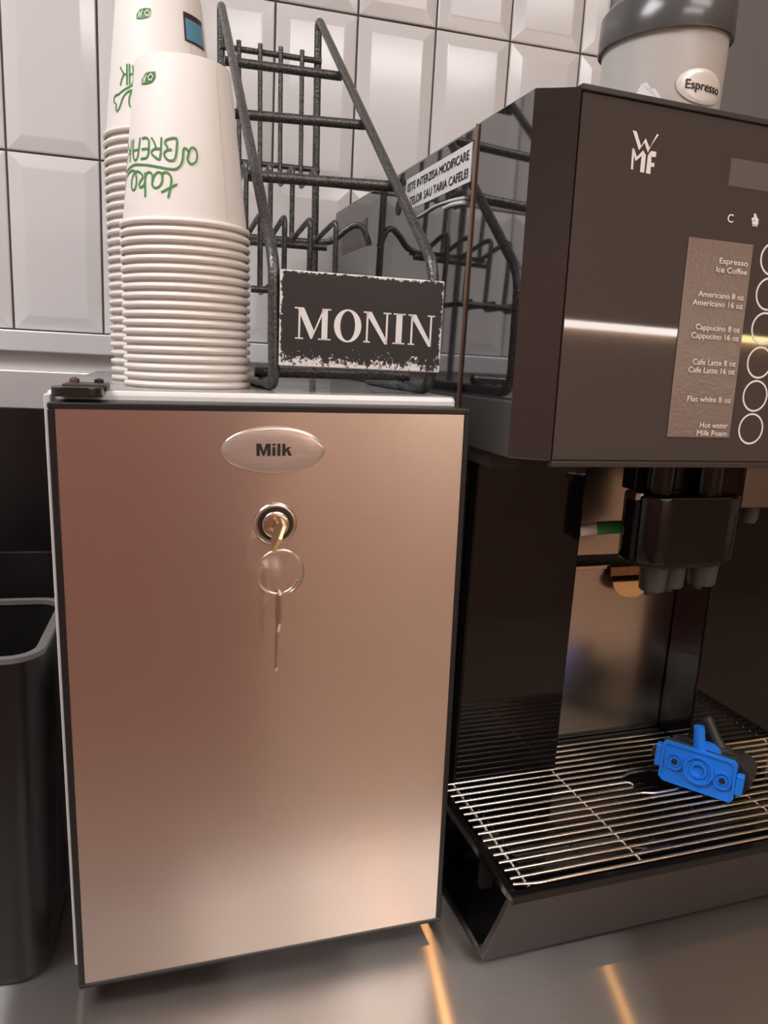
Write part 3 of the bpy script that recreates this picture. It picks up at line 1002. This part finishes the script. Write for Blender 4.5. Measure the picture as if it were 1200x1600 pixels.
dl = c.add('drink_label', new(film), M['film'], smooth='all', parent=fp)
for txt, z, wd in (('Espresso', .5318, .0255), ('Ice Coffee', .5258, .0275), ('Americano 8 oz', .5082, .0405), ('Americano 16 oz', .5022, .0445),
                   ('Cappucino 8 oz', .4855, .0395), ('Cappucino 16 oz', .4795, .0425), ('Cafe Latte 8 oz', .4612, .0385), ('Cafe Latte 16 oz', .4555, .0415),
                   ('Flat white 8 oz', .4348, .0395), ('Hot water', .4160, .0255), ('Milk Foam', .4102, .0275)):
    c.prt('lettering', glyphs(txt, wd, .0041, .016, 'R'), lambda u, v, t_, z=z: on_front(.1717 + u, z + v, t_ + .0009), M['white_print'], parent=dl)
for k in range(6):
    z = .4160 + .0246 * k
    n = 48
    ri, ro = .0104, .0118
    vs = [(.1948 + r * math.cos(2 * math.pi * i / n), z + r * math.sin(2 * math.pi * i / n)) for i in range(n) for r in (ri, ro)]
    fs = [(2 * i, 2 * i + 1, (2 * i + 3) % (2 * n), (2 * i + 2) % (2 * n)) for i in range(n)]
    c.prt('button_ring', (vs, fs), on_front, M['white_print'], parent=fp)

# rear housing and side panel
rear = c.add('rear_housing', new(box, 0, MW, .1515, .560, .405, ZH1, .0025), M['black_side'])
c.add('edge_glint', new(tube, [(-.0006, .1502, .4060), (-.0006, .1502, ZH1 - .001)], .0016, 10), M['seam'], parent=rear)  # reflection on the rounded housing edge, put in as a brown strip
lb = c.add('side_label', new(box, -.0006, .0001, .158, .302, .5895, .6178), M['paper'], parent=rear, label='white paper label with two lines of black capitals')
c.prt('lettering', glyphs('ESTE INTERZISA MODIFICARE', .134, .0072, .022), lambda u, v, t_: (-.0008 - t_, .2960 - u, .6062 + v), M['black_print'], parent=lb)
c.prt('lettering', glyphs('TELOR SAU TARIA CAFELEI', .127, .0072, .022), lambda u, v, t_: (-.0008 - t_, .2890 - u, .5932 + v), M['black_print'], parent=lb)
tp = [(-.0010, .286, .5790), (-.0014, .255, .5800), (-.0016, .225, .5825), (-.0012, .190, .5815), (-.0010, .165, .5790)]
c.add('tape_edge', new(tube, fillet(tp, .01, 3), .0010, 6), M['paper'], parent=rear)
c.add('tape_edge', new(tube, fillet([(-.0010, .205, .5775), (-.0016, .190, .5780), (-.0010, .165, .5755)], .01, 3), .0016, 6), M['paper'], parent=rear)
c.add('side_hole', new(lathe, [(.0055, -.0006), (.0075, -.0006), (.0075, .0002)], 20, (0, .3216, .597), 'x'), M['black_matt'], parent=rear)
vg = c.add('vent', new(box, -.0010, .0002, .425, .520, .5740, .6035, .0004), M['vent'], parent=rear)
for k in range(18):
    c.add('vent_slat', new(box, -.0022, -.0008, .4285 + .005 * k, .4310 + .005 * k, .5760, .6015), M['vent'], parent=vg)
# lower body: two pillars and the bay between them
c.add('left_pillar', new(box, .0195, .1233, .1450, .560, .0, .3896, .0015), M['black_gloss'])
c.add('lower_side', new(box, .004, .0194, .1600, .560, .0, .4045, .001), M['black_satin'])
c.add('right_pillar', new(box, .2750, MW - .006, .1450, .560, .0, .3896, .0015), M['black_gloss'])
c.add('side_bracket', new(box, .0040, .0300, .0980, .1445, .3780, .3898, .001), M['machine_grey'])
c.add('bay_back', new(box, .1234, .2749, .1955, .5595, .0, .3895), M['black_matt'])
pn = c.add('bay_door', new(box, .1240, .2742, .1905, .1954, .0880, .2680, .0008), M['steel'])
c.add('bay_upper_panel', new(box, .1240, .2742, .1905, .1954, .2790, .3890, .0008), M['steel'])
c.add('door_edge', new(box, .1240, .2300, .1885, .1910, .2650, .2690, .0005), M['chrome'], parent=pn)


def tab(bm):
    """bent strip with a half-round lower end"""
    prof = [(.1888, .2690, 0), (.1850, .2675, 0), (.1840, .2590, 0), (.1800, .2550, 0)]
    prof += [(.1795 - .004 * t_, .2540 - .0150 * t_, t_) for t_ in (0, .25, .5, .7, .85, .95, 1.0)]
    rows = []
    for y, z, t_ in prof:
        hw = .0200 * math.sqrt(max(0.0, 1 - t_ * t_)) + .0003
        rows.append([bm.verts.new((.2095 + s_ * hw, y + dy, z)) for s_, dy in ((-1, 0), (1, 0), (1, .0012), (-1, .0012))])
    for i in range(len(rows) - 1):
        for k in range(4):
            bm.faces.new([rows[i][k], rows[i][(k + 1) % 4], rows[i + 1][(k + 1) % 4], rows[i + 1][k]])
    bm.faces.new(rows[0])
    bm.faces.new(rows[-1])


c.add('handle', new(tab), M['bronze'], parent=pn)
# milk tube with a green sleeve
tb = c.add('milk_tube', new(tube, fillet([(.1240, .150, .3130), (.1340, .1485, .3150), (.1440, .146, .3170)], .01, 4), .0054, 14), M['tube_white'])
c.add('green_sleeve', new(tube, fillet([(.1400, .1470, .3164), (.1600, .138, .3195), (.1850, .118, .3200)], .01, 4), .0059, 14), M['tube_green'], parent=tb)
# spout
SX, SY = .1900, .1020


def stad(hw, hd_, n=14):
    out = []
    for s, cx_ in ((1, SX + hw - hd_), (-1, SX - hw + hd_)):
        for k in range(n + 1):
            a = math.radians(-90 + 180 * k / n) if s > 0 else math.radians(90 + 180 * k / n)
            out.append((cx_ + hd_ * math.cos(a), SY + hd_ * math.sin(a)))
    return out


sp_ = c.add('spout', new(prism, stad(.0526, .0235), 'z', .3000, .3565, .0022, True), M['black_gloss'], smooth='all')
c.add('spout_foot', new(prism, stad(.0440, .0170), 'z', .2955, .3001, .0008), M['black_satin'], parent=sp_)
for dx in (-.0245, .0260):
    c.add('column', new(lathe, [(.0140, .3560), (.0140, .3898)], 28, (SX + dx, SY + .004, 0)), M['black_gloss'], parent=sp_)
c.add('column_back', new(box, SX - .040, SX + .040, SY + .012, SY + .030, .3560, .3898, .001), M['black_satin'], parent=sp_)
for dx, r, z0 in ((-.0215, .0120, .2730), (-.0015, .0105, .2750), (.0300, .0125, .2760)):
    nz = c.add('nozzle', new(lathe, [(r * .82, z0), (r * .9, z0 + .0015), (r, .2958)], 24, (SX + dx, SY - .002, 0)), M['nozzle'], parent=sp_)
    c_ = obj('nozzle_tip', new(lathe, [(.0035, z0 - .004), (.0040, z0 + .0005)], 12, (SX + dx - .003, SY - .002, 0)), M['nozzle'], sp_)
c.add('spout_notch', new(box, SX - .0545, SX - .0470, SY - .010, SY + .004, .3520, .3585, .001), M['steel'], parent=sp_)
wo = c.add('hot_water_outlet', new(box, .2520, .3000, .100, .1440, .3420, .3896, .003), M['outlet'])
c.add('outlet_nozzle', new(lathe, [(.006, .325), (.008, .330), (.008, .3425)], 20, (.282, .12, 0)), M['nozzle'], parent=wo)

# ================================================================== drip tray and grille
TZ_ = .0867
d = Thing('drip_tray', 'dark brown drip tray with slanted front under the wire grille', 'tray', MA, (.195, .08, .0))


def rim(bm):
    z0, z1 = TZ_ - .007, TZ_ - .0002
    box(bm, 0, MW, .0, .0065, z0, z1, .0006, 1)
    box(bm, 0, .0062, .0066, .1440, z0, z1, .0006, 1)
    box(bm, MW - .0062, MW, .0066, .1440, z0, z1, .0006, 1)


d.add('rim', new(rim), M['black_gloss'])
d.add('front', new(prism, [(0, TZ_ - .0025), (.0075, TZ_ - .0075), (.0365, .0125), (.0420, .0125), (.0420, .0060), (.0320, .0060)], 'x', -.0006, MW + .0006, .0007), M['machine_grey'])
d.add('tub', new(box, .030, MW - .030, .0460, .1440, .0060, .0600), M['black_gloss'])
d.add('tub_back', new(box, .1245, .2738, .1446, .1885, .0060, .0600), M['black_gloss'])
d.add('bay_sill', new(box, .1240, .2742, .1860, .1900, .0602, .0870), M['black_satin'])
d.add('base_plate', new(box, .004, MW - .004, .0425, .1440, .0005, .0058), M['black_gloss'])
d.add('inner_wall', new(box, .0285, .0298, .0460, .1440, .0060, TZ_ - .0075), M['black_gloss'])
d.add('rib', new(box, .0180, .0284, .0780, .0840, .0300, TZ_ - .0075), M['machine_grey'])

g = Thing('drip_grille', 'chromed wire grille lying in the drip tray', 'grille', MA, (.195, .08, TZ_ - .003))
ZR = TZ_ + .0004
RB = .0014
gap = (.1766, .2230)


def bar(p, r=RB):
    g.add('bar', new(tube, p, r, 8), M['chrome'])


ys = [.0085 + .00893 * k for k in range(20)]
for k, y in enumerate(ys):
    x0, x1 = (.0072, MW - .0072) if y < .1425 else (.1252, .2735)
    if k == 0:
        bar(fillet([(x0, y + .004, ZR - .001), (x0 + .018, y - .0005, ZR), (x0 + .03, y, ZR), (x1, y, ZR)], .006, 4))
    elif k == 10:
        y2 = ys[11]
        arc = [(gap[0] - .004 + .0045 * math.sin(math.pi * i / 8), (y + y2) / 2 - (y2 - y) / 2 * math.cos(math.pi * i / 8), ZR) for i in range(9)]
        bar([(x0, y, ZR)] + arc + [(x0, y2, ZR)])
        arc = [(gap[1] + .004 - .0045 * math.sin(math.pi * i / 8), (y + y2) / 2 - (y2 - y) / 2 * math.cos(math.pi * i / 8), ZR) for i in range(9)]
        bar([(x1, y, ZR)] + arc + [(x1, y2, ZR)])
    elif k == 11:
        continue
    elif k in (9, 12):
        s = -.0035 if k == 9 else .0035
        bar(fillet([(x0, y, ZR), (gap[0] + .002, y, ZR), (gap[0] + .010, y + s, ZR), (gap[1] - .010, y + s, ZR), (gap[1] - .002, y, ZR), (x1, y, ZR)], .006, 3))
    else:
        bar([(x0, y, ZR), (x1, y, ZR)])
for x in (.0185, .1185, .2715, .3715):
    y1 = .1415 if x < .12 or x > .3 else .1770
    g.add('cross_bar', new(tube, [(x, .0080, ZR - .0024), (x, .1415, ZR - .0024)], .0013, 8), M['chrome'])

# ================================================================== blue foamer part lying on the grille
BL = (MA @ Matrix.Translation((.224, .077, ZR + RB + .0006)) @ Matrix.Rotation(math.atan2(-.8, .6), 4, 'Z') @ Matrix.Rotation(math.radians(-5), 4, 'X'))
b = Thing('milk_foamer', 'blue and black plastic milk foamer part lying on the wire grille', 'foamer', BL, (0, 0, 0))


def slab(bm, poly, y0, y1, bev=.0008):
    prism(bm, poly, 'y', y0, y1, bev)


PL = [(-.0315, .0360), (-.0300, .0375), (.0280, .0375), (.0310, .0345), (.0318, .0040), (.0290, .0008), (-.0275, .0008), (-.0318, .0045)]
fc = b.add('face_plate', new(slab, PL, -.0005, .0050), M['blue'])


def border(bm):
    inn = [(x * .93, .0195 + (z - .0195) * .90) for x, z in PL]
    n = len(PL)
    for y0, y1 in ((-.0018, 0.0),):
        A = [bm.verts.new((x, y0, z)) for x, z in PL]
        B = [bm.verts.new((x, y0, z)) for x, z in inn]
        C_ = [bm.verts.new((x, y1, z)) for x, z in PL]
        D_ = [bm.verts.new((x, y1, z)) for x, z in inn]
        for i in range(n):
            j = (i + 1) % n
            bm.faces.new([A[i], A[j], B[j], B[i]])
            bm.faces.new([A[i], C_[i], C_[j], A[j]])
            bm.faces.new([B[i], B[j], D_[j], D_[i]])


b.add('border', new(border), M['blue'], parent=fc)
for x, z, r, h in ((-.0195, .0215, .0076, .0028), (.0010, .0205, .0128, .0034), (.0212, .0180, .0076, .0028)):
    pr = [(r, 0), (r, -h), (r * .86, -h), (r * .80, -h * .4), (r * .62, -h * .4), (r * .56, -h * .9), (r * .40, -h * .9), (r * .30, -.0003)]
    rg = b.add('boss', new(lathe, pr, 32, (x, -.0004, z), 'y'), M['blue'], parent=fc)
    if r < .01:
        b.add('hole', new(lathe, [(.0023, -.0024), (.0023, -.0030), (.0004, -.0030)], 16, (x, -.0004, z), 'y'), M['black_print'], parent=fc)
b.add('blue_dome', new(lathe, [(.0145, .0), (.0145, .006), (.0120, .011), (.006, .0135)], 28, (.004, .0052, .0300), 'y'), M['blue'], parent=fc)
b.add('blue_spout', new(tube, [(-.0010, .007, .0330), (-.0030, .006, .0440), (-.0050, .005, .0575)], [.0058, .0050, .0046], 18), M['blue'])
for x, s in ((-.0340, -1), (.0345, 1)):
    b.add('clip', new(box, x - .0032, x + .0032, -.001, .0075, .0085 if s > 0 else .0120, .0270 if s > 0 else .0330, .0012), M['blue'], parent=fc)
b.add('gasket', new(slab, [(x * 1.04, .019 + (z - .019) * 1.05 + .0004) for x, z in PL], .0051, .0080), M['rubber'])
hs = b.add('housing', new(slab, rrect(-.0290, .0300, .0015, .0360, .008), .0081, .0300, .0015), M['rubber'])
b.add('housing_barrel', new(lathe, [(.0130, .006), (.0140, .012), (.0140, .040), (.0110, .046)], 24, (.0290, .0040, .0190), 'y'), M['rubber'], parent=hs)
b.add('housing_barrel', new(lathe, [(.0110, .008), (.0125, .012), (.0125, .030), (.0090, .034)], 24, (-.0200, .0040, .0230), 'y'), M['rubber'], parent=hs)
for k in range(4):
    b.add('rib', new(box, .0300 + .002 * k, .0345 + .002 * k, .012 + .006 * k, .0155 + .006 * k, .004, .030 - .002 * k, .0008), M['rubber'], parent=hs)
b.add('ridge', new(box, -.0120, .0250, .0120, .0180, .0358, .0400, .001), M['rubber'], parent=hs)
b.add('side_lug', new(box, -.0440, -.0300, .0160, .0230, .0130, .0220, .001), M['rubber'], parent=hs)


def open_tube(bm):
    ax = [Vector((.0160, .020, .0340)), Vector((.0080, .0215, .0440)), Vector((-.0030, .0235, .0610))]
    tube(bm, ax, [.0062, .0052, .0050], 18)


bt = b.add('black_spout', new(open_tube), M['rubber'])
e_ = Vector((-.0030, .0235, .0610))
dr = (e_ - Vector((.0080, .0215, .0440))).normalized()
b.add('spout_mouth', new(tube, [e_ - dr * .002, e_ + dr * .0003], .0038, 16), M['black_print'], parent=bt)
b.add('spout_collar', new(lathe, [(.0072, .0330), (.0072, .0390), (.0062, .0410)], 20, (.0160, .020, 0)), M['rubber'], parent=bt)

# ================================================================== bean hopper on the machine
HX, HY, HR = .1850, .190, .0500
h = Thing('bean_hopper', 'frosted round bean hopper with dark lid on top of the coffee machine', 'hopper', MA, (HX, HY, ZH1))
h.add('container', new(lathe, [(HR - .003, ZH1 + .0005), (HR - .001, ZH1 + .003), (HR, ZH1 + .05), (HR + .001, .7300), (HR - .002, .7300), (HR - .003, .66), (HR - .004, ZH1 + .004)], 64, (HX, HY, 0)), M['hopper'])


def lid(bm):
    lathe(bm, [(HR + .0012, .7225), (HR + .0042, .7215), (HR + .0046, .7230), (HR + .0040, .7480), (HR - .002, .7560), (.02, .7580)], 64, (HX, HY, 0))
    for v in bm.verts:            # the lid sits a little askew
        v.co.z += (v.co.x - HX) * .085


h.add('lid', new(lid), M['lid'])


def on_hopper(ang, z, off):
    r = HR + .0004 + .0012 * (z - ZH1) / .08 + off
    return (HX + r * math.sin(ang), HY - r * math.cos(ang), z)


A0, OZ = math.radians(4), .6795


def hop_oval(bm):
    n, rg = 40, 6
    cen = bm.verts.new(on_hopper(A0, OZ, .0012))
    prev = None
    for j in range(1, rg + 1):
        s = j / rg
        ring_ = [bm.verts.new(on_hopper(A0 + .0235 * s * math.cos(2 * math.pi * k / n) / HR, OZ + .0130 * s * math.sin(2 * math.pi * k / n), .0012 if j < rg else .0)) for k in range(n)]
        for k in range(n):
            if prev is None:
                bm.faces.new([cen, ring_[k], ring_[(k + 1) % n]])
            else:
                bm.faces.new([prev[k], ring_[k], ring_[(k + 1) % n], prev[(k + 1) % n]])
        prev = ring_


hl = h.add('oval_label', new(hop_oval), M['resin_pale'], smooth='all', label='silver oval label reading Espresso')
vs_, fs_ = glyphs('Espresso', .0330, .0070, .022, 'C')
h.prt('lettering', (vs_, fs_), lambda u, v, t_: on_hopper(A0 + u / HR, OZ - .0035 + v, .0014 + t_), M['black_print'], parent=hl)
sv = [(-1.10, .660), (-.50, .660), (-.60, .6690), (-.70, .6755), (-.76, .6760), (-.84, .6810), (-.92, .6800), (-1.00, .6720)]
h.prt('paper_scrap', poly2d([sv]), lambda u, v, t_: on_hopper(u, v, .0006), M['paper'])

# ================================================================== black boxes left of the fridge
o1 = Thing('storage_bin', 'black plastic bin with rounded corners and thick rim standing left of the fridge', 'bin', W0, (-.02, -.42, 0))
BX0, BX1, BY0, BY1, BH = -.160, .1085, -.5180, -.3920, .2500


def bin_shell(bm):
    def ring(x0, x1, y0, y1, r, z):
        return [bm.verts.new((x, y, z)) for x, y in rrect(x0, x1, y0, y1, r, 6)]
    w = .0045
    dr_ = .006
    R_ = [ring(BX0 + dr_, BX1 - dr_, BY0 + dr_, BY1 - dr_, .020, .0005), ring(BX0 + .004, BX1 - .004, BY0 + .004, BY1 - .004, .021, .006),
          ring(BX0 + .0005, BX1 - .0005, BY0 + .0005, BY1, .022, BH - .008), ring(BX0, BX1, BY0, BY1, .022, BH - .001),
          ring(BX0 + .0012, BX1 - .0012, BY0 + .0012, BY1 - .0012, .021, BH), ring(BX0 + w, BX1 - w, BY0 + w, BY1 - w, .018, BH - .0005),
          ring(BX0 + w + dr_, BX1 - w - dr_, BY0 + w + dr_, BY1 - w - dr_, .016, .006)]
    n = len(R_[0])
    for i in range(len(R_) - 1):
        for k in range(n):
            bm.faces.new([R_[i][k], R_[i][(k + 1) % n], R_[i + 1][(k + 1) % n], R_[i + 1][k]])
    bm.faces.new(R_[0])
    bm.faces.new(R_[-1])


o1.add('shell', new(bin_shell), M['organizer'], smooth='all')


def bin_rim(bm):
    # flat lip around the bin's mouth, its gloss highlight painted as lighter grey
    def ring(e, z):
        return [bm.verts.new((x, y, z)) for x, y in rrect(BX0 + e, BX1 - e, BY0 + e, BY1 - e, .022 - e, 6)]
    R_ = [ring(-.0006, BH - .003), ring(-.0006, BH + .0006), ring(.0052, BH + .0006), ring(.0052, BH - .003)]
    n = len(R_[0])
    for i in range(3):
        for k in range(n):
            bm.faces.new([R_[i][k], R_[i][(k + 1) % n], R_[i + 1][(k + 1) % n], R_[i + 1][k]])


o1.add('rim', new(bin_rim), M['lit_rim'], smooth='all')
o2 = Thing('tiered_organizer', 'black stepped organizer of upright panels behind the black bin', 'organizer', W0, (-.02, -.29, 0))
for y, z in ((-.2450, .3905), (-.3150, .2690), (-.3500, .2370)):
    o2.add('panel', new(box, -.180, .1020, y - .002, y + .002, .0045, z, .0008), M['organizer'])
o2.add('base', new(box, -.180, .1020, -.3530, -.2430, .0005, .0044), M['organizer'])
o2.add('end_panel', new(prism, [(-.353, .0045), (-.243, .0045), (-.243, .36), (-.31, .25), (-.353, .20)], 'x', -.1840, -.1801), M['organizer'])
